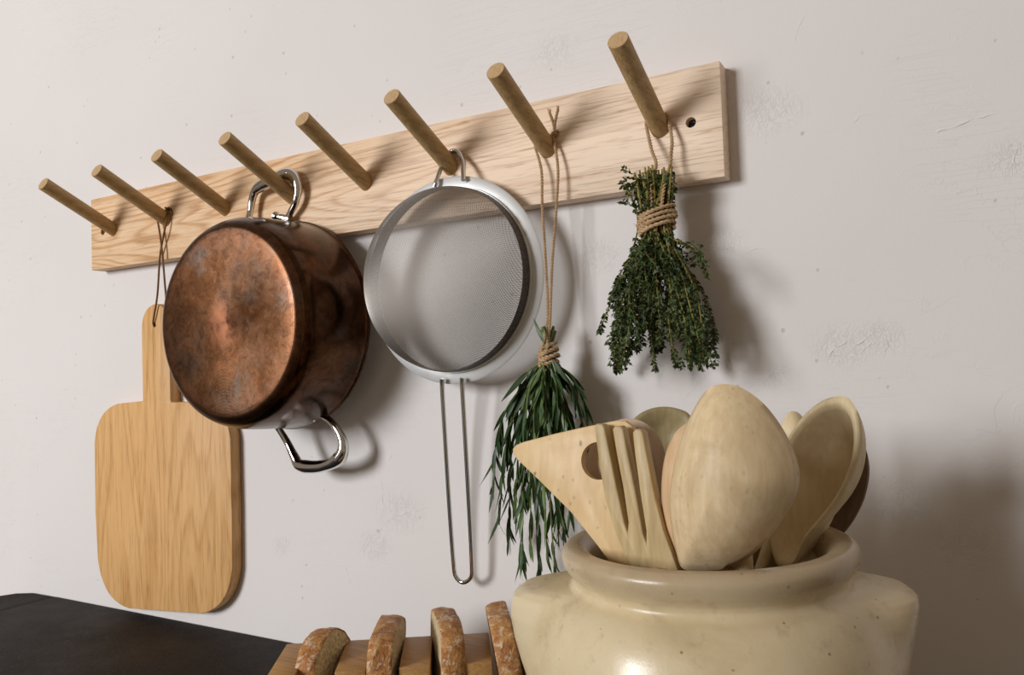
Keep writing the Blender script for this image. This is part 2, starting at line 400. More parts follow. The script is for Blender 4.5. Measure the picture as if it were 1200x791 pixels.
# a peg: axis rises towards the room
ax = Vector((0, -math.cos(PSL), math.sin(PSL))); up_ = Vector((0, math.sin(PSL), math.cos(PSL)))
def peg_rings():
    rr = [(-0.012, PR), (0.0, PR), (PLEN*0.5, PR*1.0), (PLEN - 0.0012, PR), (PLEN - 0.0004, PR*0.985), (PLEN, PR*0.95)]
    return [[Vector((1, 0, 0)) * r*math.cos(a) + up_ * r*math.sin(a) + ax*t for a in [2*math.pi*k/40 for k in range(40)]] for t, r in rr]
proto_peg = None
for i in range(8):
    if proto_peg is None:
        m = MB(); m.loft([[p + Vector((PX0, -RT, PZ)) for p in R] for R in peg_rings()])
        pg = m.build('peg', M_peg, rack, angle=50)
        me = pg.data; me.materials.append(M_pegend)
        for f in me.polygons:
            if f.normal.dot(ax) > 0.9 : f.material_index = 1
        me.transform(Matrix.Translation(-Vector((PX0 - RL/2, -RT, PZ)))); pg.location = (PX0 - RL/2, -RT, PZ)
        proto_peg = pg
    else:
        pg = proto_peg.copy(); COL.objects.link(pg); pg.parent = rack; pg.location = (PX0 + PS*i - RL/2, -RT, PZ)
def peg_point(i, t, a=0.0, r=None):       # point on/around peg i: t metres along, a = angle (90deg = top)
    r = PR if r is None else r
    return Vector((PX0 + PS*i, -RT, PZ)) + ax*t + Vector((1, 0, 0))*r*math.cos(a) + up_*r*math.sin(a)

# ---------------------------------------------------------------- chopping board
YB = -0.0165
cbt = at(181, 381, YB)
cb = thing('chopping_board', (0.133, -0.0085, -0.457), 'pale wooden paddle chopping board with rounded corners hanging by a cord at left', 'chopping board')
pts = [at(166, 420, YB), at(165.5, 357.5, YB), at(203, 357.5, YB), at(205.5, 420, YB), at(205, 470.5, YB), at(268, 470, YB), at(271.5, 600, YB), at(272.5, 722, YB), at(117, 711, YB), at(111.2, 600, YB), at(109.5, 476, YB), at(167, 470, YB)]
pts = [(p.x, p.z) for p in pts]
pts[2] = (0.1576, pts[1][1]); pts[3] = (0.1578, pts[3][1]); pts[4] = (0.158, -0.1862); pts[5] = (0.2690, -0.1860)
rads = [0, 0.028, 0.028, 0, 0.003, 0.046, 0, 0.058, 0.078, 0, 0.052, 0.003]
ol = rounded(pts, rads, 10)
bo = prism(ol, lambda u, v, d: Vector((u, d, v)), YB, -0.0006).build('board', M_board, cb, bevel=0.0018, bseg=2, angle=60)
m = MB(); m.lathe([(0.0, -0.03), (0.0030, -0.03), (0.0030, 0.01), (0.0, 0.01)], (cbt.x, 0, cbt.z), 'y', 20); cut(bo, m)

def twine_mat(name, a, b, rough=0.9):
    N = NT(name); v = N.map()
    f = N.noise(v, 900, 3, 0.7); f2 = N.noise(v, 120, 2)
    col = N.mix(N.ramp(f, [(0.3, 0.0), (0.7, 1.0)]), a, b); col = N.mix(N.math('MULTIPLY', N.ramp(f2, [(0.4, 0), (0.7, 1)]), 0.4), col, tuple(c*0.6 for c in a))
    return N.out(col, rough, normal=N.bump(f, 0.5, 0.0006), spec=0.15)
M_twine = twine_mat('jute', (0.36, 0.22, 0.11), (0.70, 0.50, 0.30))
M_cord = twine_mat('leather_cord', (0.13, 0.06, 0.022), (0.28, 0.15, 0.06), 0.6)
def ply(m, path, r, pitch=0.006, strands=2, sides=6, n=8):
    # twisted strands following a path
    P = catmull(path, n) ; L = 0; last = P[0]; S = []
    # resample
    tot = sum((P[i+1]-P[i]).length for i in range(len(P)-1)); cnt = max(8, int(tot / (pitch/7))); Q = []; seg = tot/cnt; acc = 0; i = 0
    Q.append(P[0]); d = 0
    for k in range(1, cnt + 1):
        tgt = k*seg
        while i < len(P)-2 and d + (P[i+1]-P[i]).length < tgt: d += (P[i+1]-P[i]).length; i += 1
        sl = (P[i+1]-P[i]).length; t = min(1, (tgt-d)/sl) if sl > 0 else 0; Q.append(P[i].lerp(P[i+1], t))
    T = [(Q[min(k+1, cnt)]-Q[max(k-1, 0)]).normalized() for k in range(cnt+1)]
    ref = Vector((0, 1, 0)) if abs(T[0].y) < 0.9 else Vector((1, 0, 0)); Nn = (ref - T[0]*ref.dot(T[0])).normalized(); fr = []
    for k in range(cnt+1):
        Nn = (Nn - T[k]*Nn.dot(T[k])).normalized(); fr.append((Nn.copy(), T[k].cross(Nn)))
    for s in range(strands):
        ph = 2*math.pi*s/strands
        pts = [Q[k] + (fr[k][0]*math.cos(ph + 2*math.pi*k*seg/pitch) + fr[k][1]*math.sin(ph + 2*math.pi*k*seg/pitch)) * r*0.52 for k in range(cnt+1)]
        m.tube(pts, [r*0.56*(1+0.12*mnoise.noise(p*900)) for p in pts], sides)

# cord of the chopping board: loop over peg 2, strands crossing, tied behind the peg
t0 = 0.004
def loop_over(i, t, left, right, clear):
    # arc over the top of peg i from left side to right side
    return [peg_point(i, t, a, PR + clear) for a in [math.radians(d) for d in (180, 155, 125, 90, 55, 25, 0)]]
def cordpt(px, py, Y): return at(px, py, Y)
m = MB()
arc = loop_over(1, 0.006, 0, 0, 0.0014)
pathc = [cbt + Vector((0.001, 0.010, 0.0)), cbt + Vector((0, 0.002, 0.0015)), cbt + Vector((0.0005, -0.0022, 0.004))] + [cordpt(184.5, 345, -0.0205), cordpt(187.5, 300, -0.024), cordpt(192.5, 272, -0.027)] + list(reversed(arc)) + [cordpt(187.5, 275, -0.027), cordpt(190.5, 300, -0.0265), cordpt(193, 330, -0.0235), cordpt(194.5, 350, -0.0150), Vector((cbt.x + 0.011, -0.009, -0.060)), Vector((cbt.x + 0.005, -0.008, -0.072)), Vector((cbt.x, -0.007, cbt.z))]
m.tube(catmull(pathc, 6), 0.00125, 6)
# knot behind and above the peg
kn = peg_point(1, 0.003, math.radians(60), PR + 0.003)
m.tube(catmull([kn + Vector((-0.004, -0.001, 0.002)), kn + Vector((0.001, -0.003, 0.0035)), kn + Vector((0.004, -0.001, 0.000)), kn + Vector((0.0, 0.000, -0.001)), kn + Vector((-0.001, -0.003, 0.002)), kn + Vector((-0.007, -0.002, 0.005))], 6), 0.0013, 6)
m.tube(catmull([kn, kn + Vector((0.004, -0.002, 0.002)), kn + Vector((0.007, -0.001, -0.003)), kn + Vector((0.0065, -0.001, -0.008))], 6), 0.0012, 6)
m.build('cord', M_cord, cb)['label'] = 'thin brown cord looped over the second peg'

# ---------------------------------------------------------------- copper pot
def copper(name, disc=False):
    K = 0.45 if disc else 0.27  # side colour scaled darker, painting in the reflection of dark surroundings
    N = NT(name); P = N.tc.outputs['Object']; v = N.map()
    a = N.noise(v, 14, 5, 0.62, 0.5); b = N.noise(N.map(loc=(3, 2, 1)), 34, 4, 0.65, 0.6); c = N.noise(v, 160, 4, 0.7)
    col = N.ramp(a, [(0.28, (0.17, 0.062, 0.025)), (0.42, (0.25, 0.105, 0.045)), (0.52, (0.31, 0.155, 0.085)), (0.62, (0.24, 0.135, 0.095)), (0.75, (0.16, 0.085, 0.035))])
    col = N.mix(N.ramp(b, [(0.55, 0.0), (0.72, 0.75)]), col, (0.46, 0.18, 0.085))
    col = N.mix(N.ramp(N.noise(N.map(loc=(7, 1, 3)), 18, 4, 0.6), [(0.55, 0.0), (0.70, 0.6)]), col, (0.27, 0.26, 0.24))
    col = N.mix(N.ramp(b, [(0.26, 0.75), (0.40, 0.0)]), col, (0.07, 0.032, 0.02))
    col = N.mix(N.ramp(c, [(0.60, 0.0), (0.68, 0.35)]), col, (0.45, 0.23, 0.13))
    rough = N.ramp(b, [(0.3, 0.30 if disc else 0.15), (0.7, 0.42 if disc else 0.28)])
    if disc:
        d = N.vmath('DISTANCE', N.vmath('MULTIPLY', P, (1, 0, 1)), (0, 0, 0))
        wob = N.math('ADD', d, N.math('MULTIPLY', N.math('SUBTRACT', N.noise(v, 30, 3), 0.5), 0.03))
        col = N.mix(N.ramp(N.math('MULTIPLY', wob, 10), [(0.10, 0.75), (0.34, 0.0)]), col, (0.60, 0.25, 0.14))
        col = N.mix(N.ramp(N.math('MULTIPLY', wob, 10), [(0.78, 0.0), (0.93, 0.55), (1.0, 0.2)]), col, (0.42, 0.19, 0.105))
        # fine concentric lines left by the spinning lathe
        cir = N.math('SINE', N.math('MULTIPLY', d, 5200))
        nb = N.bump(N.math('ADD', N.math('MULTIPLY', cir, 0.12), N.math('ADD', b, N.math('MULTIPLY', c, 0.25))), 0.22, 0.0008)
    else:
        nb = N.bump(N.math('ADD', b, N.math('MULTIPLY', c, 0.3)), 0.15, 0.0008)
    fs = N.noise(N.map(loc=(1, 9, 4)), 95, 5, 0.8, 0.6)
    col = N.mix(N.ramp(fs, [(0.36, 0.65), (0.52, 0.0)]), col, (0.10, 0.05, 0.028))
    col = N.mix(N.ramp(fs, [(0.56, 0.0), (0.70, 0.5)]), col, (0.52, 0.27, 0.16))
    col = N.mix(1.0, col, (K, K*0.98, K*0.93), 'MULTIPLY')
    mt = N.out(col, rough, 1.0, nb)
    if disc:
        tg = N.t.nodes.new('ShaderNodeTangent'); tg.direction_type = 'RADIAL'; tg.axis = 'Y'
        N.t.links.new(tg.outputs[0], N.b.inputs['Tangent']); N.b.inputs['Anisotropic'].default_value = 0.6
    return mt
M_cu = copper('tarnished_copper'); M_cud = copper('tarnished_copper_base', True)
def steel(name, col=(0.62, 0.61, 0.60), rough=0.12, sc_=200, b=0.1):
    N = NT(name); f = N.noise(N.map(), sc_, 3)
    return N.out(col, N.ramp(f, [(0.3, rough*0.8), (0.7, rough*1.3)]), 1.0, N.bump(f, b, 0.0003))
M_chrome = steel('polished_steel', (0.68, 0.68, 0.68), 0.06, 90, 0.03); M_inner = steel('brushed_steel', (0.55, 0.54, 0.52), 0.3)
PC = Vector((0.3850, 0, -0.0985))
pot = thing('copper_pot', (PC.x, -0.07, PC.z - 0.1175), 'tarnished copper pot hanging bottom outwards with two steel loop handles', 'pot')
YR, YD = -0.0275, -0.1205
prof = [(0.1165, YR), (0.1190, YR - 0.0008), (0.1195, YR - 0.003), (0.1180, YR - 0.006), (0.1173, YR - 0.012), (0.1165, YR - 0.03), (0.1155, YR - 0.05), (0.1140, YR - 0.066), (0.1120, YR - 0.0765), (0.1092, YR - 0.0835), (0.1052, YR - 0.0888), (0.1005, YD + 0.0010), (0.0965, YD + 0.0002), (0.0940, YD)]
pf_all = catmull([Vector((r, y, 0)) for r, y in prof], 4); pf = pf_all[:-14]
m = MB(); m.lathe([(p.x, p.y) for p in pf], PC, 'y', 128); m.build('body', M_cu, pot, fix=False)
m = MB(); prd = [(p.x, p.y) for p in pf_all[-15:]] + [(0.090, YD - 0.0002), (0.075, YD - 0.0004), (0.055, YD - 0.0002), (0.035, YD + 0.0001), (0.018, YD + 0.0006), (0.006, YD + 0.0011), (0.0015, YD + 0.0013), (0.00001, YD + 0.0013)]
m.lathe(prd, PC, 'y', 128)
bd = m.build('base_disc', M_cud, pot, fix=False)
bd.data.transform(Matrix.Translation(-(PC - pot.location) )); bd.location = PC - pot.location
for o in (bd,):
    pass
m = MB(); m.lathe([(0.1168, YR + 0.0001), (0.1148, YR - 0.004), (0.1145, YR - 0.05), (0.110, YR - 0.078), (0.098, YD + 0.006), (0.0001, YD + 0.006)], PC, 'y', 96)
m.build('steel_lining', M_inner, pot, fix=False)
def pot_handle(path, radii, bracket_pts):
    P = catmull(path, 8); n = len(P)
    R = []
    for i in range(n):
        t = i/(n-1)*(len(radii)-1); k = min(int(t), len(radii)-2); R.append(radii[k]*(1-(t-k)) + radii[k+1]*(t-k))
    m = MB(); m.tube(P, R, 16, squash=1.0); h = m.build('handle', M_chrome, pot)
    for (a, b) in bracket_pts:
        # forked strap riveted to the side with two bolt heads
        m = MB(); d = (b - a); m.tube([a, a.lerp(b, 0.5), b], [0.0034, 0.0042, 0.0034], 12, squash=0.7)
        for c in (a, b): 
            m.tube([c + Vector((0, 0.0, 0)) - d.normalized()*0.0012, c + d.normalized()*0.0012], [0.0055, 0.0055], 14)
        m.build('bracket', M_chrome, h, angle=50)
    return h
YH = -0.0315
top = [at(290, 262, YH - 0.004), at(293.5, 247, YH), at(297, 228, YH), at(304, 219, YH - 0.001), at(319, 212, YH - 0.002), at(333, 204, YH - 0.001), at(344, 207, YH), at(349, 220, YH), at(346.5, 236, YH), at(340, 250, YH + 0.002), at(335, 258, YH + 0.004)]
pot_handle(top, [0.0034, 0.0036, 0.0050, 0.0074, 0.0062, 0.0072, 0.0056, 0.0042, 0.0038, 0.0034],
           [(at(323, 253.5, YH - 0.002), at(339, 256.5, YH + 0.002))])
YH = -0.036
bot = [at(320, 494, YH - 0.010), at(327, 503, YH - 0.004), at(337, 519, YH), at(345, 535, YH), at(352, 545, YH), at(371, 547, YH - 0.001), at(390, 542, YH), at(400, 533, YH), at(402, 519, YH), at(395, 503, YH), at(386, 492, YH), at(376, 486, YH + 0.002)]
pot_handle(bot, [0.0034, 0.0036, 0.0042, 0.0056, 0.0078, 0.0066, 0.0080, 0.0060, 0.0044, 0.0038, 0.0034],
           [(at(366, 489, YH - 0.003), at(380, 480, YH + 0.004))])
m = MB(); m.tube(catmull([at(334, 493.5, YH - 0.012), at(347, 487, YH - 0.006), at(362, 478, YH), at(374, 472.5, YH + 0.003)], 5), [0.0012] + [0.0022]*14 + [0.0012], 8, squash=0.6)
m.build('mounting_plate', M_chrome, pot)

# ---------------------------------------------------------------- sieve
SC = Vector((0.6155, -0.0375, -0.0668)); SRo, SRi, SD = 0.1037, 0.0925, 0.060
sv = thing('sieve', (SC.x, SC.y, SC.z - 0.30), 'round steel wire mesh sieve hanging by its hook, handle pointing down', 'sieve')
N = NT('brushed_rim_steel'); f = N.noise(N.map((1, 1, 1)), 60, 4, 0.6); f3 = N.noise(N.map(loc=(1, 4, 2)), 22, 3, 0.6)
M_rim = N.out(N.mix(N.ramp(f3, [(0.66, 0.0), (0.72, 0.6)]), (0.66, 0.655, 0.64), (0.42, 0.30, 0.17)), N.ramp(f, [(0.3, 0.42), (0.7, 0.55)]), 0.35, N.bump(f, 0.15, 0.0008))
m = MB(); m.lathe([(SRi - 0.0006, -0.0055), (SRi + 0.0004, -0.0055), (SRi + 0.0008, -0.0012), (SRo - 0.0015, -0.0006), (SRo, 0.0006), (SRo - 0.0006, 0.002), (SRi + 0.001, 0.0016), (SRi - 0.0006, 0.0006)], SC, 'y', 128, closed=True)
m.build('rim', M_rim, sv, fix=True, angle=50)
N = NT('sieve_wire'); M_wire = N.out((0.34, 0.31, 0.28), 0.5, 0.8)
N = NT('folded_mesh_hem'); wz = N.tc.outputs['Object']
hx = N.noise(N.map(), 900, 2); M_hem = N.out(N.ramp(hx, [(0.4, (0.06, 0.05, 0.042)), (0.65, (0.20, 0.18, 0.16))]), 0.45, 0.9, N.bump(hx, 0.8, 0.001))
Rb = SRi - 0.0010; EXP = 2.6
def dome(r):                 # depth towards the room at radius r
    q = min(1.0, r / Rb); return SD * (1 - q**EXP) ** (1/EXP)
m = MB(); pitch = 0.00145; nW = int(Rb / pitch)
for ori in (0, 1):
    for k in range(-nW, nW + 1):
        a = k*pitch; half = math.sqrt(max(0, Rb*Rb - a*a)); 
        if half < 0.006: continue
        pts = []; ns = 44
        for j in range(ns + 1):
            th = math.pi * (j / ns); b_ = -half*math.cos(th); r = math.hypot(a, b_)
            rr = min(r, Rb*0.99999)
            y = -dome(rr) - 0.0004
            u, w_ = (a, b_) if ori == 0 else (b_, a)
            # mesh cloth set on the bias
            ca, sa = math.cos(0.32), math.sin(0.32)
            pts.append(SC + Vector((u*ca - w_*sa, y, u*sa + w_*ca)))
        m.tube(pts, 0.00023, 3, caps=False)
m.build('mesh_basket', M_wire, sv, stuff=True, fix=False)
# hem: the doubled mesh around the foot of the basket
hp = [(Rb + 0.0002, -0.0004)]
for j in range(7):
    d = 0.0004 + 0.0165*j/6; q = (1 - (d/SD)**EXP) ** (1/EXP); hp.append((Rb*q + 0.0004, -d))
m = MB(); m.lathe(hp, SC, 'y', 128); m.build('hem', M_hem, sv, fix=False)
m = MB(); YS = SC.y - 0.002
hook = [at(509, 219, YS - 0.004), at(512, 211, YS - 0.003), at(517, 196, YS + 0.006), at(524, 182, YS + 0.014), at(531.5, 176.5, YS + 0.0158), at(538.5, 179.5, YS + 0.0145), at(543, 190, YS + 0.007), at(543, 201, YS), at(543, 211, YS - 0.004)]
m.tube(catmull(hook, 7), 0.0024, 10); m.build('hook', M_chrome, sv)
m = MB()
hl = [at(518, 444, YS - 0.005), at(518.5, 460, YS - 0.002), at(522, 520, YS + 0.006), at(527, 600, YS + 0.014), at(531.5, 660, YS + 0.018), at(534.5, 676, YS + 0.019), at(543, 682.5, YS + 0.0195), at(552, 676, YS + 0.019), at(553, 660, YS + 0.018), at(550, 600, YS + 0.014), at(545.5, 520, YS + 0.006), at(542, 460, YS - 0.002), at(541.5, 443, YS - 0.005)]
m.tube(catmull(hl, 8), 0.0023, 10); m.build('handle', M_chrome, sv)

# ---------------------------------------------------------------- herbs
random.seed(7)
def leafmat(name, c1, c2, c3, rough=0.45):
    N = NT(name); oi = N.t.nodes.new('ShaderNodeObjectInfo'); f = N.noise(N.map(), 90, 3)
    f = N.math('ADD', N.math('MULTIPLY', oi.outputs['Random'], 0.5), N.math('MULTIPLY', f, 0.6))
    col = N.ramp(f, [(0.2, c1), (0.55, c2), (0.85, c3)])
    N.b.inputs['Subsurface Weight'].default_value = 0.0
    return N.out(col, rough, spec=0.4)
M_tleaf = leafmat('tarragon_leaf', (0.014, 0.036, 0.010), (0.038, 0.082, 0.022), (0.12, 0.18, 0.05))
M_tstem = leafmat('tarragon_stem', (0.10, 0.14, 0.04), (0.16, 0.20, 0.06), (0.22, 0.24, 0.09))
M_yleaf = leafmat('thyme_leaf', (0.028, 0.046, 0.012), (0.10, 0.145, 0.040), (0.28, 0.34, 0.13), 0.5)
M_ystem = leafmat('thyme_stem', (0.19, 0.13, 0.04), (0.38, 0.29, 0.085), (0.48, 0.40, 0.14), 0.6)

def leaf_mesh(L, W, bend, fold, tw, n=6):
    # lance-shaped leaf growing along +x, hollow along the midrib
    v = []; f = []
    for i in range(n + 1):
        t = i/n; w = W*(math.sin(math.pi*min(1, t*0.93 + 0.035))**0.8)*(1-0.25*t) if 0 < i < n else 0.0003
        x = L*t; z = -bend*L*t*t; a = tw*t
        for s in (-1, 0, 1):
            y = s*w; zz = z + (fold*w if s else 0)
            v.append((x, y*math.cos(a) - (zz-z)*math.sin(a), z + y*math.sin(a) + (zz-z)*math.cos(a)))
    for i in range(n):
        for k in (0, 1): a = i*3+k; f.append((a, a+1, a+4, a+3))
    return v, f
def frame_x(d, roll=0.0, up=Vector((0, -1, 0))):
    X = d.normalized(); Z = up - X*up.dot(X)
    if Z.length < 1e-3: Z = Vector((0, 0, 1)) - X*X.z
    Z.normalize(); Y = Z.cross(X); M = Matrix((X, Y, Z)).transposed().to_4x4()
    return M @ Matrix.Rotation(roll, 4, 'X')

# tarragon, peg 7
TK = at(643, 415, -0.040)       # tie
tar = thing('tarragon_bunch', TK, 'bunch of long-leaved tarragon tied with twine, hanging behind the spoons', 'herb bunch')
tmesh = []
for k in range(7):
    me = bpy.data.meshes.new('leaf'); L = (0.022, 0.028, 0.034, 0.018, 0.040, 0.026, 0.031)[k]
    v, f = leaf_mesh(L, (0.0020, 0.0025, 0.0028, 0.0017, 0.0032, 0.0022, 0.0025)[k], (0.1, 0.25, -0.15, 0.35, 0.12, 0.2, 0.05)[k], 0.25, (0.3, -0.5, 0.8, 0.2, -0.3, 0.6, -0.9)[k])
    me.from_pydata(v, [], f); me.shade_smooth(); me.materials.append(M_tleaf); tmesh.append(me)
ends = [(596, 520, 0), (578, 575, .006), (585, 615, 0), (597, 632, .010), (604, 600, -.006), (612, 650, .004), (612, 668, -.004), (632, 668, 0), (650, 668, .006), (641, 655, -.01), (655, 640, -.004), (664, 645, .004), (668, 600, -.006),
        (680, 560, 0), (690, 520, .006), (688, 480, 0), (625, 560, -.012), (645, 540, -.012), (665, 520, -.01), (605, 475, 0), (634, 600, -.008), (672, 560, -.010), (640, 480, -.014), (616, 500, -.010), (655, 480, -.010), (622, 640, -.006)]
leaf_specs = []
for si, (ex, ey, dy) in enumerate(ends):
    E_ = at(ex, ey, -0.040 + dy*1.4); L = (E_ - TK).length
    st = TK + Vector(((E_.x-TK.x)*0.08 + random.uniform(-.004, .004), dy*0.5, -0.006))
    midp = TK.lerp(E_, 0.5) + Vector(((E_.x-TK.x)*0.22, -abs(dy)*0.2 - 0.004, 0.012*L/0.2))
    topc = TK + Vector((random.uniform(-.006, .006) , random.uniform(-.005, .005), 0.020 + random.uniform(0, .008)))
    P = catmull([topc, TK + Vector((random.uniform(-.005, .005), random.uniform(-.005, .005), 0)), st, midp, E_], 7)
    m = MB(); m.tube(P, [0.0013 - 0.0007*i/len(P) for i in range(len(P))], 5); m.build('stem', M_tstem, tar)
    nl = int(9 + L*125)
    for j in range(nl):
        t = 0.45 + 0.55*((j + random.random()*0.5)/nl); q = min(t, 0.999)*(len(P)-1); i = int(q); p = P[i].lerp(P[i+1], q-i); T = (P[i+1]-P[i]).normalized()
        a = random.uniform(0, 2*math.pi); side = Vector((math.cos(a), -abs(math.sin(a))*0.9 if random.random() < .7 else math.sin(a)*0.5, 0)); spread = random.uniform(0.08, 0.62)
        if t > 0.9: spread *= 0.7
        d = (T*1.0 + side*spread*(0.30 + max(0, t-0.45)*1.5) + Vector((0, 0, -0.30 - 0.5*(1-t)))).normalized()
        leaf_specs.append((p, d, random.uniform(-0.9, 0.9), random.randrange(7), random.uniform(0.75, 1.15)*(0.6 + 0.4*min(1, (1.15-t)*2.2))))
for px, py, ex, ey, k, s in ((640, 432, 631, 480, 4, 1.0), (646, 432, 655, 475, 4, .9), (636, 430, 622, 462, 2, .9), (650, 436, 668, 470, 2, 1.), (638, 402, 626, 378, 1, .9)):
    a_ = at(px, py, -0.053); b_ = at(ex, ey, -0.056); leaf_specs.insert(0, (a_, (b_-a_).normalized(), 0.2, k, s))
leaf_specs.sort(key=lambda s: s[0].y)
rest = MB()
def room_clamp(p, d, L):
    # keep the leaf tip in front of the plaster
    if (p + d*L).y > -0.003: d = Vector((d.x, min(d.y, (-0.004 - p.y)/L), d.z)).normalized()
    return d
for n_, (p, d, rl, k, s) in enumerate(leaf_specs):
    d = room_clamp(p, d, 0.04)
    Mx = Matrix.Translation(p - TK) @ frame_x(d, rl) @ Matrix.Scale(s, 4)
    if n_ < 290:
        o = bpy.data.objects.new('leaf', tmesh[k]); COL.objects.link(o); o.parent = tar; o.matrix_local = Mx
    else:
        rest.add([Matrix.Translation(TK) @ Mx @ v.co for v in tmesh[k].vertices], [tuple(q.vertices) for q in tmesh[k].polygons])
rest.build('foliage', M_tleaf, tar, stuff=True, fix=False)
def wrap(center, rx, ry, h, turns, r, parent, seed=1, tilt=0.1):
    random.seed(seed); P = []
    n = turns*16
    for i in range(n + 1):
        a = 2*math.pi*i/16; t = i/n; z = h*(0.5-t) + h*0.10*math.sin(a*0.5+seed) + tilt*math.cos(a)*rx
        bul = 1 + 0.06*math.sin(a*1.3+seed) - 0.10*(2*t-1)**2
        P.append(center + Vector((rx*bul*math.cos(a), -ry*bul*math.sin(a), z)))
    m = MB(); ply(m, P, r, 0.0085, 2, 6, 2)
    for q in range(60):
        p = P[random.randrange(len(P))]; o = (p-center); o.z = 0; o.normalize(); a = p + o*r*0.8
        m.tube([a, a + o*random.uniform(.0005, .0018) + Vector((random.uniform(-.002, .002), 0, random.uniform(-.002, .002)))], 0.00012, 3)
    return m
random.seed(3)
m = wrap(TK + Vector((0, 0, -0.002)), 0.0085, 0.0085, 0.017, 6, 0.0019, tar, 2, 0.25)
m.build('twine_wrap', M_twine, tar)
m = MB(); arc = loop_over(6, 0.006, 0, 0, 0.0015)
lp = [TK + Vector((-0.003, -0.009, 0.002)), at(642, 372, -0.042), at(639, 300, -0.038), at(635.5, 240, -0.034), at(634.5, 200, -0.031)] + arc + [at(654, 200, -0.031), at(651.5, 250, -0.034), at(647, 310, -0.038), at(644.5, 375, -0.042), TK + Vector((0.003, -0.009, 0.002))]
ply(m, lp, 0.00145, 0.006)
kp = peg_point(6, 0.004, math.radians(50), PR + 0.004)
ply(m, [kp + Vector((-0.003, -0.002, -0.003)), kp + Vector((0.002, -0.004, 0.001)), kp + Vector((0.003, 0.000, 0.004)), kp + Vector((-0.002, 0, 0.003)), kp + Vector((0.000, -0.003, -0.001)), kp + Vector((0.004, -0.001, 0.001))], 0.0017, 0.006)
for dx, dz in ((-0.0050, 0.024), (0.0045, 0.025)):
    ply(m, [kp + Vector((0, 0, 0.002)), kp + Vector((dx*0.2, -0.001, dz*0.5)), kp + Vector((dx, -0.001, dz))], 0.0013, 0.006)
    for q in range(7):
        e = kp + Vector((dx, -0.001, dz)); m.tube([e - Vector((0, 0, 0.002)), e + Vector((random.uniform(-.002, .002), random.uniform(-.002, .001), random.uniform(.0015, .004)))], 0.00025, 3)
m.build('hanging_loop', M_twine, tar)['label'] = 'long jute twine loop with frayed knot over the seventh peg'

# thyme, peg 8
random.seed(11)
YK = at(769.5, 259, -0.046)
thy = thing('thyme_bunch', YK, 'bunch of fine-leaved thyme wrapped in twine on the rightmost peg', 'herb bunch')
leaves = MB()
def tiny(p, d, L, W):
    X = d.normalized(); s = Vector((random.uniform(-1, 1), random.uniform(-1, 1), random.uniform(-1, 1))); Y = X.cross(s)
    if Y.length < 1e-3: return
    Y.normalize(); Z = X.cross(Y)
    leaves.add([p, p + X*L*0.45 + Y*W + Z*L*0.08, p + X*L + Z*L*-0.05, p + X*L*0.45 - Y*W + Z*L*0.08, p + X*L*0.5], [(0, 1, 4), (1, 2, 4), (2, 3, 4), (3, 0, 4)])
def thyme_along(P, r0, dens, t0=0.0, big=1.0):
    tot = sum((P[i+1]-P[i]).length for i in range(len(P)-1)); n = max(2, int(tot*dens))
    for j in range(n):
        t = t0 + (1-t0)*(j+0.5)/n; q = min(t, .999)*(len(P)-1); i = int(q); p = P[i].lerp(P[i+1], q-i); T = (P[i+1]-P[i]).normalized()
        a = random.uniform(0, 6.28); side = Vector((math.cos(a), math.sin(a), random.uniform(-.3, .3)))
        k = 4 if t > 0.86 else 2
        for s in range(k):
            sd = side if s == 0 else (-side if s == 1 else Vector((random.uniform(-1, 1), random.uniform(-1, 1), random.uniform(-1, .3))))
            d = (T*0.7 + sd*0.9).normalized(); L = random.uniform(0.0034, 0.0056)*big
            if (p + d*L).y > -0.002: d.y = -abs(d.y)
            tiny(p, d, L, L*random.uniform(.24, .34))
nst = 64
for k in range(nst):
    if k == 0: ex, ey = 702, 391
    elif k == 1: ex, ey = 722, 345
    elif k == 2: ex, ey = 828, 325
    elif k == 3: ex, ey = 838, 402
    else:
        f = random.random(); ey = random.uniform(372, 436) if random.random() < .8 else random.uniform(310, 370)
        hw = 58*min(1, (ey-262)/125); ex = 776 + (f*2-1)*hw
    E_ = at(ex, ey, -0.046 + random.uniform(-.026, .026))
    E_.y = min(E_.y, -0.010)
    j0 = YK + Vector((random.uniform(-.010, .010), random.uniform(-.009, .009), 0))
    j0.x += (E_.x-YK.x)*0.10
    topp = YK + Vector(((j0.x-YK.x)*1.65 + random.uniform(-.005, .005), random.uniform(-.010, .008), random.uniform(0.030, 0.047)))
    w1 = j0.lerp(E_, 0.35) + Vector((random.uniform(-.004, .004), random.uniform(-.004, .002), random.uniform(0, .006)))
    w2 = j0.lerp(E_, 0.7) + Vector((random.uniform(-.006, .006) + (E_.x-YK.x)*0.08, random.uniform(-.005, .002), random.uniform(0, .008)))
    P = catmull([topp, j0, w1, w2, E_], 5)
    m = MB(); m.tube(P, [0.00095 - 0.0005*i/len(P) for i in range(len(P))], 4); m.build('stem', M_ystem, thy)
    thyme_along(P[5:], 0, 430, 0.10)
    if random.random() < 0.85: thyme_along(P[:5], 0, 420, 0.12, 1.05)
    # side shoots
    for q in range(5):
        i = random.randrange(8, len(P)-2); p = P[i]; T = (P[i+1]-P[i]).normalized()
        d = (T + Vector((random.uniform(-.6, .6), random.uniform(-.5, .3), random.uniform(-.2, .2)))).normalized(); L = random.uniform(.012, .026)
        Q = catmull([p, p + d*L*0.5 + Vector((0, 0, .001)), p + (d + T*0.5).normalized()*L], 3)
        if max(x.y for x in Q) > -0.006 or Q[-1].z < at(770, 440, -0.05).z: continue
        m2 = MB(); m2.tube(Q, 0.0003, 3); leaves_stem = m2; leaves.add(m2.v, m2.f)
        thyme_along(Q, 0, 380)
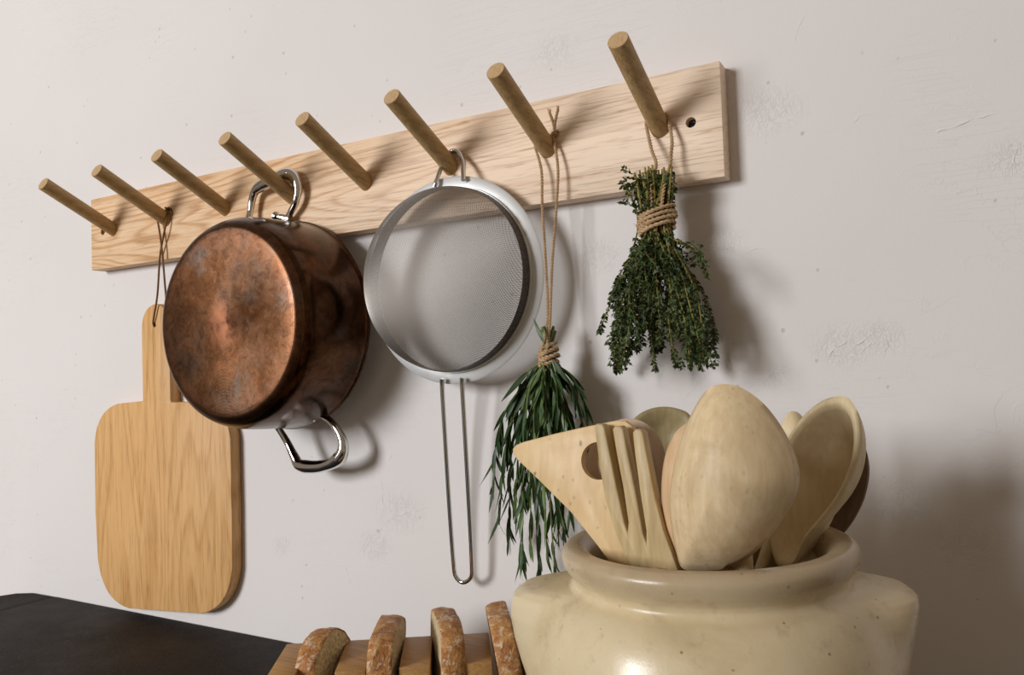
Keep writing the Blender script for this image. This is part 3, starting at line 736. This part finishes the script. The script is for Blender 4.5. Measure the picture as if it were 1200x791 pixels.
for q in range(8):       # sprigs sticking out above the wrap
    p = YK + Vector((-0.012 - random.random()*.004, -0.006, 0.012 + random.random()*.03)); Q = catmull([p, p + Vector((-.005, -.003, .002)), p + Vector((-.011, -.004, random.uniform(-.004, .007)))], 3)
    thyme_along(Q, 0, 500)
lv = leaves.build('leaves', M_yleaf, thy, stuff=True, fix=False, smooth=False)
m = wrap(YK, 0.0160, 0.0120, 0.0170, 8, 0.0016, thy, 5, 0.22); m.build('twine_wrap', M_twine, thy)
m = MB(); arc = loop_over(7, 0.006, 0, 0, 0.0015)
lp = [YK + Vector((-0.002, -0.006, 0.0)), YK + Vector((-.001, -.006, 0.03)), at(769, 193, -0.040), at(763.5, 175, -0.036)] + arc + [at(787.5, 165, -0.032), at(786.5, 180, -0.034), at(785, 196, -0.038), YK + Vector((.010, -.005, 0.03)), YK + Vector((.005, -.006, 0.0))]
ply(m, lp, 0.00165, 0.006); m.build('hanging_loop', M_twine, thy)

# ---------------------------------------------------------------- stoneware crock
N = NT('glazed_stoneware'); v = N.map(); P_ = N.tc.outputs['Object']
a = N.noise(v, 14, 5, 0.6, 0.4); b = N.noise(N.map(loc=(5, 0, 0)), 60, 4, 0.65); fine = N.noise(v, 500, 3, 0.6)
col = N.ramp(a, [(0.3, (0.50, 0.385, 0.22)), (0.5, (0.64, 0.52, 0.32)), (0.7, (0.68, 0.57, 0.38))])
col = N.mix(N.ramp(b, [(0.58, 0.0), (0.75, 0.5)]), col, (0.33, 0.235, 0.13))
sx = N.t.nodes.new('ShaderNodeSeparateXYZ'); N.t.links.new(P_, sx.inputs[0])
topm = N.ramp(N.math('MULTIPLY_ADD', sx.outputs[2], 8.0, N.math('MULTIPLY', N.math('SUBTRACT', a, 0.5), 0.25)), [(0.56*1.0, 0.0), (0.64, 0.55)])
vo = N.t.nodes.new('ShaderNodeTexVoronoi'); N.t.links.new(v, vo.inputs['Vector']); vo.inputs['Scale'].default_value = 130
spk = N.math('MULTIPLY', N.ramp(vo.outputs['Distance'], [(0.08, 1.0), (0.15, 0.0)]), N.ramp(N.noise(v, 55, 1), [(0.56, 0.0), (0.60, 1.0)]))
col = N.mix(N.math('MULTIPLY', spk, 0.7), col, (0.16, 0.09, 0.04))
zb = N.math('SUBTRACT', 1.0, N.ramp(N.math('ABSOLUTE', N.math('ADD', sx.outputs[2], -0.192)), [(0.004, 0.0), (0.022, 1.0)]))
rimc = N.ramp(sx.outputs[2], [(0.188, 0.0), (0.196, 0.6), (0.2065, 0.85)])
col = N.mix(N.math('MULTIPLY', rimc, 0.75), col, (0.33, 0.235, 0.15))
ringn = N.noise(N.map((0.15, 0.15, 1)), 150, 2, 0.5)
nb = N.bump(N.math('ADD', N.math('MULTIPLY', ringn, 0.8), N.math('MULTIPLY', b, 0.7)), 0.22, 0.0012)
nb = N.bump(fine, 0.12, 0.0004, nb)
M_crock = N.out(col, N.ramp(b, [(0.3, 0.24), (0.7, 0.36)]), normal=nb, spec=0.5)
cr = thing('stoneware_crock', (CRO.x, CRO.y, ZC), 'beige glazed stoneware crock with two lug handles holding the wooden spoons', 'crock')
oprof = [(0.0722, -0.2705), (0.0752, -0.2678), (0.0800, -0.2662), (0.0852, -0.2668), (0.0885, -0.2698), (0.0892, -0.2735), (0.0878, -0.2785), (0.0850, -0.2825), (0.0830, -0.2855), (0.0826, -0.2885), (0.0845, -0.2915), (0.0890, -0.2945), (0.0930, -0.2980), (0.0965, -0.3025), (0.1000, -0.3090), (0.1030, -0.3170), (0.1055, -0.3270), (0.1075, -0.3400), (0.1083, -0.3560), (0.1078, -0.3730), (0.1058, -0.3920), (0.1015, -0.4150), (0.0960, -0.4380), (0.0905, -0.4560), (0.0880, -0.4660), (0.0870, -0.4722)]
op = catmull([Vector((r, z, 0)) for r, z in oprof], 5); op = [(p.x, p.y) for p in op]
iprof = [(0.0800, -0.4640), (0.0900, -0.4500), (0.0985, -0.4000), (0.1000, -0.3600), (0.0950, -0.3200), (0.0850, -0.3000), (0.0730, -0.2880), (0.0700, -0.2780), (0.0706, -0.2735)]
def interp(x, xs, ys):
    if x <= xs[0]: return ys[0]
    for i in range(len(xs)-1):
        if x <= xs[i+1]: t = (x-xs[i])/(xs[i+1]-xs[i]); return ys[i]*(1-t) + ys[i+1]*t
    return ys[-1]
seg = 192; lug_a = [math.atan2(-CH.y, -CH.x), math.atan2(CH.y, CH.x)]
lz = [-0.42, -0.400, -0.380, -0.358, -0.340, -0.325, -0.312, -0.303, -0.2985, -0.2950, -0.2925, -0.2900]
lr = [[0.0, 0.0, 0.101, 0.1120, 0.1185, 0.1225, 0.1245, 0.1238, 0.1222, 0.1170, 0.103, 0.0], [0.0, 0.0, 0.098, 0.1060, 0.1115, 0.1150, 0.1180, 0.1195, 0.1190, 0.1145, 0.102, 0.0]]
rows = []; gl = []
for r, z in op:
    row = []; gr = []
    for k in range(seg):
        a = 2*math.pi*k/seg; rr = r; gm = 0
        for li, la in enumerate(lug_a):
            d = abs((a - la + math.pi) % (2*math.pi) - math.pi)
            wdt = 0.20 + 0.10*max(0, min(1, (z + 0.38)/0.07))
            g_ = math.exp(-(d/wdt)**3.2)
            L = interp(z, lz, lr[li])
            if L > r: rr = max(rr, r + (L-r)*g_)
            if -0.395 < z < -0.2905: gm = max(gm, g_)
        rr += 0.0006*mnoise.noise(Vector((math.cos(a)*2, math.sin(a)*2, z*14)))
        zz = z + 0.0250*(rr*math.cos(a)*CH.x + rr*math.sin(a)*CH.y) * max(0, min(1, (z+0.42)/0.12))
        row.append(CRO + Vector((rr*math.cos(a), rr*math.sin(a), zz))); gr.append(gm)
    rows.append(row); gl.append(gr)
V = [tuple(p) for R in rows for p in R]; fb = []; fh = [[], []]
for i in range(len(rows)-1):
    for k in range(seg):
        l = (k+1) % seg; q = (i*seg+k, (i+1)*seg+k, (i+1)*seg+l, i*seg+l)
        if min(gl[i][k], gl[i+1][k], gl[i][l], gl[i+1][l]) > 0.12:
            a = 2*math.pi*k/seg; ds = [abs((a-la+math.pi) % (2*math.pi) - math.pi) for la in lug_a]; fh[0 if ds[0] < ds[1] else 1].append(q)
        else: fb.append(q)
m = MB(); m.add(V, fb)
n0 = len(m.v)                                # inner wall and floor
inn = [(r, z) for r, z in reversed(iprof)]
for r, z in inn:
    for k in range(seg):
        a = 2*math.pi*k/seg; zz = z + 0.0250*r*(math.cos(a)*CH.x + math.sin(a)*CH.y)*max(0, min(1, (z+0.42)/0.12)); m.v.append(tuple(CRO + Vector((r*math.cos(a), r*math.sin(a), zz))))
for k in range(seg):
    l = (k+1) % seg; m.f.append((k, l, n0+l, n0+k))
for i in range(len(inn)-1):
    for k in range(seg):
        l = (k+1) % seg; m.f.append((n0+i*seg+k, n0+i*seg+l, n0+(i+1)*seg+l, n0+(i+1)*seg+k))
m.f.append(tuple(n0+(len(inn)-1)*seg+k for k in range(seg)))
m.f.append(tuple((len(rows)-1)*seg+k for k in range(seg)))
def strip(m):
    used = sorted({i for q in m.f for i in q}); mp = {u: j for j, u in enumerate(used)}
    m.v = [m.v[i] for i in used]; m.f = [tuple(mp[i] for i in q) for q in m.f]; return m
strip(m).build('body', M_crock, cr, fix=False, angle=60)
for q in fh:
    m = MB(); m.v = list(V); m.f = q; strip(m).build('lug_handle', M_crock, cr, fix=False, angle=60)

# ---------------------------------------------------------------- wooden utensils
def inside(a_deg, r, z=-0.458):
    a = math.radians(a_deg); return CRO + CH*r*math.cos(a) + CN*r*math.sin(a) + Vector((0, 0, z))
M_w1 = spoonwood('pale_spoon_wood', (0.74, 0.58, 0.36), (0.62, 0.46, 0.26), (0.40, 0.28, 0.15), seed=1, stainamt=0.5, dots=0.5)
M_w2 = spoonwood('cream_spoon_wood', (0.74, 0.61, 0.38), (0.64, 0.51, 0.295), (0.50, 0.38, 0.21), seed=4, stainamt=0.3)
M_w3 = spoonwood('olive_spoon_wood', (0.36, 0.29, 0.15), (0.27, 0.21, 0.10), (0.16, 0.12, 0.06), seed=6)
M_w4 = spoonwood('orange_spoon_wood', (0.66, 0.46, 0.27), (0.56, 0.36, 0.19), (0.36, 0.17, 0.06), seed=9, stainamt=0.4)
M_w5 = spoonwood('pink_spoon_wood', (0.60, 0.46, 0.34), (0.50, 0.37, 0.26), (0.40, 0.28, 0.18), seed=12, stainamt=0.3)
M_w6 = spoonwood('dark_spoon_wood', (0.17, 0.10, 0.05), (0.12, 0.07, 0.035), (0.06, 0.035, 0.02), seed=15)
M_w7 = spoonwood('speckled_spatula_wood', (0.74, 0.54, 0.29), (0.64, 0.44, 0.21), (0.52, 0.29, 0.10), seed=18, spots=0.8, stainamt=0.45, dots=0.9)
M_w8 = spoonwood('striped_fork_wood', (0.58, 0.44, 0.23), (0.42, 0.30, 0.14), (0.30, 0.20, 0.09), seed=21, stainamt=0.3)
CB = -CN    # towards the camera
def bowl_(name, label, mat, outline, off, normal, depth, end, neck, thick=0.0045, hoff=0.0, hr=0.0065, pw=2.2, lip=0.0012, cat='spoon'):
    # a carved bowl: rim outline measured in its own plane, convex back, hollow front, handle down into the crock
    t_ = thing(name, end, label, cat, 'wooden utensils in the crock')
    n = Vector(normal).normalized(); cx = sum(p[0] for p in outline)/len(outline); cy = sum(p[1] for p in outline)/len(outline)
    o = cp_(cx, cy, off)
    def onp(px, py): d = ray(px, py); return CAM + d*((o-CAM).dot(n)/d.dot(n))
    R = catmull([onp(*p) for p in outline], 4, closed=True); NA = len(R); c = sum(R, Vector((0, 0, 0)))/NA
    mean = sum((p-c).length for p in R)/NA; NR = 14
    V = []; F = []
    for layer in (0, 1):
        sc_ = 1.0 if layer == 0 else 1 - thick*0.8/mean
        for i in range(NR+1):
            r = max((i/NR)**0.8, 0.0001)
            for k in range(NA):
                p = c + (R[k]-c)*r*sc_; dz = depth*(1 - r**pw)
                if layer == 1: dz -= thick*(1 - 0.75*r**6)
                V.append(p - n*dz)
    off1 = (NR+1)*NA
    for layer in (0, 1):
        for i in range(NR):
            for k in range(NA):
                l = (k+1) % NA; b0 = layer*off1 + i*NA; F.append((b0+k, b0+NA+k, b0+NA+l, b0+l))
    e0 = NR*NA; e1 = off1 + NR*NA; mid = len(V)
    for k in range(NA): V.append((V[e0+k]+V[e1+k])/2 + (R[k]-c).normalized()*0.0004 + n*lip)
    for k in range(NA):
        l = (k+1) % NA; F.append((e0+k, mid+k, mid+l, e0+l)); F.append((mid+k, e1+k, e1+l, mid+l))
    m = MB(); m.add(V, F)
    bm_ = m.build('bowl', mat, t_, angle=75)
    nk = onp(*neck) - n*thick*0.4; inn_ = nk + (c-nk).normalized()*0.008 - n*depth*0.25 + n*hoff
    nk = nk + n*hoff
    m = MB(); P = catmull([inn_, nk, nk.lerp(Vector(end), 0.35) - n*0.001, Vector(end)], 6)
    m.tube(P, [hr - (hr-min(hr, 0.006))*min(1, i/12) for i in range(len(P))], 16); m.build('handle', mat, t_)
    return t_
bowl_('large_spoon', 'largest wooden spoon, egg-shaped convex back facing forward at the crock front', M_w1,
      [(845, 450), (868, 454), (893, 471), (914, 497), (929, 525), (937, 553), (934, 578), (922, 602), (902, 630), (879, 652), (853, 665), (824, 669.5), (801, 667), (793, 650), (787, 618), (784.5, 583), (789, 549), (798, 515), (811, 483), (827, 458)],
      -0.052, CN*0.95 + CH*0.25, 0.026, inside(20, 0.03), (862, 640), pw=2.4, hoff=0.014)
bowl_('wide_spoon', 'cream wooden spoon at right with its deep hollow facing forward', M_w2,
      [(985, 464), (998, 470), (1007, 490), (1008, 520), (1000, 553), (984, 585), (963, 612), (945, 634), (936, 655), (926, 668), (912, 664), (903, 640), (901, 605), (903, 570), (912, 540), (925, 511), (942, 487), (963, 470)],
      0.006, CB*0.74 - CH*0.74 + Vector((0, 0, 0.12)), 0.031, inside(200, 0.03, -0.45), (923, 670), thick=0.0055, hr=0.0070, pw=3.0, hoff=-0.016)
bowl_('dark_spoon', 'dark brown wooden spoon mostly hidden behind the cream hollow spoon at right', M_w6,
      [(995, 505), (1012, 520), (1019, 548), (1015, 578), (1004, 604), (988, 626), (960, 650), (935, 655), (930, 620), (945, 565), (970, 520)],
      0.058, CB*0.9 - CH*0.45, 0.012, inside(180, 0.05), (945, 652))
bowl_('small_spoon', 'small pale spoon peeping between the egg-shaped spoon and the cream one', M_w2,
      [(922, 486), (931, 482), (940, 488), (944, 503), (942, 530), (931, 552), (919, 535), (915, 505)], 0.060, CN*0.9 - CH*0.3, 0.007, inside(160, 0.03), (930, 545), thick=0.003, hr=0.004)
bowl_('orange_spoon', 'orange-tinted wooden spoon showing as a crescent left of the egg-shaped spoon', M_w4,
      [(812, 494), (797, 501), (785, 518), (777.5, 543), (775, 575), (777, 610), (784, 645), (797, 676), (830, 690), (860, 660), (868, 590), (858, 530), (835, 498)],
      -0.034, CN + CH*0.05, 0.012, inside(60, 0.03), (835, 675))
bowl_('round_spoon', 'pinkish round wooden spoon standing behind the three-tined fork', M_w5,
      [(742, 491), (758, 497), (772, 512), (780, 535), (781, 562), (773, 600), (757, 632), (730, 640), (705, 620), (690, 590), (685, 555), (692, 522), (708, 501), (725, 492)],
      0.007, CN + CH*0.15, 0.011, inside(330, 0.04), (738, 632))
bowl_('olive_spoon', 'olive-brown round wooden spoon furthest back, top rim above the others', M_w3,
      [(740, 497), (748, 486), (762, 479), (778, 476.5), (795, 479), (809, 487), (817, 512), (812, 545), (795, 570), (770, 577), (748, 560), (738, 530)],
      0.058, CB + Vector((0, 0, 0.25)), 0.013, inside(300, 0.05), (775, 570))

# flat corner spatula with a round hole
def flat(name, label, mat, outline_px, off_fn, thick, holes, normal_tilt, end, cat, hn, hr=0.0065, bev=0.0012):
    t_ = thing(name, end, label, cat, 'wooden utensils in the crock')
    # plane through three fitted points
    o = cp_(*outline_px[0], off_fn(*outline_px[0])); n = (CB + normal_tilt).normalized()
    def onp(px, py): d = ray(px, py); return CAM + d*((o-CAM).dot(n)/d.dot(n))
    front = [onp(*p) for p in outline_px]
    m = MB(); m.loft([front, [p - n*thick for p in front]]); b_ = m.build('blade', mat, t_, bevel=bev, bseg=2, angle=50)
    for (hx, hy, r) in holes:
        c = onp(hx, hy); m = MB(); u = n.cross(Vector((0, 0, 1))).normalized(); w = n.cross(u)
        rg = [[c + n*s + (u*math.cos(a) + w*math.sin(a))*r for a in [2*math.pi*k/40 for k in range(40)]] for s in (0.01, -thick-0.01)]
        m.loft(rg); cut(b_, m)
    nk = onp(*hn) - n*thick*0.5
    m = MB(); m.tube(catmull([nk + Vector((0, 0, 0.012)), nk, nk.lerp(Vector(end), 0.4), Vector(end)], 5), hr, 12); m.build('handle', mat, t_)
    return t_, onp, n
ol = [(722, 492.5), (732, 493), (741, 499), (746, 512), (750, 540), (757, 600), (762, 640), (763, 690), (748, 712), (735, 700), (723, 672), (700, 640), (668, 600), (630, 562), (606, 539), (600.5, 532), (600, 526), (604, 521.5), (612, 518), (652, 507.5), (690, 499)]
flat('corner_spatula', 'speckled wooden corner spatula with a round hole, pointing left over the crock rim', M_w7, ol, lambda x, y: -0.012, 0.0055, [(701, 540, 0.0118)], CH*-0.30 + Vector((0, 0, 0.12)), inside(350, 0.035), 'spatula', (748, 700))
def fork():
    end = inside(30, 0.02)
    t_ = thing('serving_fork', end, 'striped wooden serving fork with three tines at the crock front', 'fork', 'wooden utensils in the crock')
    o = cp_(745, 600, -0.032); n = (CB - CH*0.42 + Vector((0, 0, 0.05))).normalized()
    def onp(px, py): d = ray(px, py); return CAM + d*((o-CAM).dot(n)/d.dot(n))
    out = [(696, 499), (699, 496.5), (705, 497), (708, 501), (714, 530), (722, 570), (731, 612), (735, 624), (736, 612), (730, 572), (722, 530), (717.5, 503), (720, 499.5), (726, 499), (730, 503),
           (736, 535), (745, 580), (753, 625), (757, 637), (757, 622), (750, 578), (744, 535), (741, 507), (744, 503), (750, 503), (753, 507),
           (759, 540), (768, 585), (777, 620), (786, 645), (797, 676), (800, 700), (772, 712), (750, 690), (738, 662), (722, 628), (709, 585), (702, 545)]
    fr = [onp(*p) for p in out]; m = MB(); m.loft([fr, [p - n*0.0075 for p in fr]])
    m.build('head', M_w8, t_, bevel=0.0009, bseg=2, angle=50)
    nk = onp(779, 700) - n*0.004; m = MB(); m.tube(catmull([nk + Vector((0, 0, 0.01)), nk, end], 5), 0.006, 12); m.build('handle', M_w8, t_)
fork()

# ---------------------------------------------------------------- bread rack and slices
ZR = -0.405; B0 = atz(336, 754.4, ZR); B1 = atz(572, 741, ZR); BD = (B1 - B0); BD.z = 0; BD.normalize(); BN = Vector((BD.y, -BD.x, 0))
BW = 0.0765; KB = (CAM.z - ZR)/(CAM.z + 0.42)
def along(px, py): return (atz(px, py, ZR) - B0).dot(BD)
br = thing('bread_rack', (B0 + BD*0.1 + BN*BW/2)*1.0 + Vector((0, 0, ZC-ZR)), 'low brown wooden bread rack with slots beside the crock', 'bread rack')
cuts = [(0.0, along(366, 752.6)), (along(406.7, 751.3), along(439, 750)), (along(474.5, 747.4), along(507, 745.7)), (along(541, 743), along(572.5, 741))]
step = cuts[3][0] - cuts[2][0]; cuts.append((cuts[3][0] + step, cuts[3][0] + step + 0.022))
def rbox(a0, a1, z0, z1, w0=0.0, w1=BW):
    return prism([(a0, w0), (a1, w0), (a1, w1), (a0, w1)], lambda u, v, d: Vector((B0.x, B0.y, 0)) + BD*u + BN*v + Vector((0, 0, d)), z0, z1)
rbox(0, cuts[-1][1], ZC, ZC + 0.016).build('base', M_rackw, br, bevel=0.0008)
for a0, a1 in cuts: rbox(a0, a1, ZC + 0.0161, ZR).build('block', M_rackw, br, bevel=0.0009)

N = NT('bread_crust'); v = N.map(); a = N.noise(v, 60, 5, 0.7, 1.0); b = N.noise(N.map(loc=(2, 2, 2)), 130, 4, 0.7, 0.8); c = N.noise(v, 420, 3, 0.7)
col = N.ramp(a, [(0.3, (0.22, 0.075, 0.018)), (0.45, (0.42, 0.17, 0.045)), (0.6, (0.58, 0.30, 0.10)), (0.75, (0.66, 0.42, 0.19))])
col = N.mix(N.ramp(b, [(0.52, 0.0), (0.64, 0.75)]), col, (0.78, 0.64, 0.47))
M_crust = N.out(col, 0.55, normal=N.bump(N.math('ADD', a, N.math('ADD', b, N.math('MULTIPLY', c, 0.4))), 0.8, 0.0022), spec=0.4)
N = NT('bread_crumb'); v = N.map(); a = N.noise(v, 140, 4, 0.65); vo = N.t.nodes.new('ShaderNodeTexVoronoi'); N.t.links.new(v, vo.inputs['Vector']); vo.inputs['Scale'].default_value = 260
M_crumb = N.out(N.mix(N.ramp(vo.outputs['Distance'], [(0.1, 0.7), (0.4, 0.0)]), N.ramp(a, [(0.3, (0.50, 0.38, 0.20)), (0.7, (0.68, 0.55, 0.33))]), (0.30, 0.21, 0.10)), 0.85, normal=N.bump(N.math('ADD', a, vo.outputs['Distance']), 0.7, 0.002))
def slice_(k, u, hw, zc, hh, wc, hd, lean, yaw, label, seed, sq=2.3):
    # u along the rack, wc across it
    base = Vector((B0.x, B0.y, 0)) + BD*u + BN*wc + Vector((0, 0, ZC + 0.0165))
    t_ = thing('bread_slice', base, label, 'bread slice', 'slices of crusty bread in the rack')
    D = (BD*math.cos(yaw) + BN*math.sin(yaw)); Nn = (BN*math.cos(yaw) - BD*math.sin(yaw)); Z = Vector((0, 0, 1))
    D2 = D*math.cos(lean) + Z*math.sin(lean); Z2 = Z*math.cos(lean) - D*math.sin(lean)
    O = base + Vector((0, 0, hh))
    NAg = 72
    def rad(th, s):
        c, sn = math.cos(th), math.sin(th)
        r = (abs(c)**sq + abs(sn)**sq) ** (-1/sq)
        return r*(1 + 0.06*mnoise.noise(Vector((c*2.2+seed, sn*2.2, seed*3+s*0.4))) + 0.028*mnoise.noise(Vector((c*7+seed, sn*7, s*1.5))))
    def P(th, f, s): # s -1..1 across thickness
        r = rad(th, s)*f; return O + Nn*(hd*r*math.cos(th)) + Z2*(hh*r*math.sin(th)) + D2*(hw*s)
    m = MB(); rings = []
    for s, f in ((-0.96, 0.93), (-1.0, 0.965), (-0.8, 0.99), (-0.4, 1.0), (0.0, 1.006), (0.4, 1.0), (0.8, 0.985), (1.0, 0.96), (0.96, 0.93)):
        rings.append([P(2*math.pi*k_/NAg, f + 0.01*mnoise.noise(Vector((k_*0.9, s*4, seed*7))), s) for k_ in range(NAg)])
    rings.append([P(2*math.pi*k_/NAg, 0.93, -0.96) for k_ in range(NAg)])
    m.loft(rings, cap=False); m.build('crust', M_crust, t_, angle=80)
    m = MB(); m.loft([[P(2*math.pi*k_/NAg, 0.935, s) for k_ in range(NAg)] for s in (-0.95, 0.95)]); m.build('crumb', M_crumb, t_, angle=40)
S = [(cuts[i][1] + cuts[i+1][0])/2 for i in range(4)]
slice_(0, S[0], 0.0095, 0, 0.0358, BW*0.42, 0.042, math.radians(2), math.radians(16), 'bread slice in the leftmost slot, rounded and turned to show pale crumb', 1.3, 2.0)
slice_(1, S[1], 0.0105, 0, 0.0378, BW*0.46, 0.046, math.radians(-3), math.radians(4), 'bread slice second from the left, cut flat on top', 2.9, 4.2)
slice_(2, S[2], 0.0100, 0, 0.0405, BW*0.46, 0.046, math.radians(-1), math.radians(-8), 'bread slice third from the left with a split crust', 4.1, 3.8)
slice_(3, S[3], 0.0098, 0, 0.0412, BW*0.46, 0.046, math.radians(9), math.radians(-2), 'bread slice nearest the crock, leaning left', 5.7, 3.8)
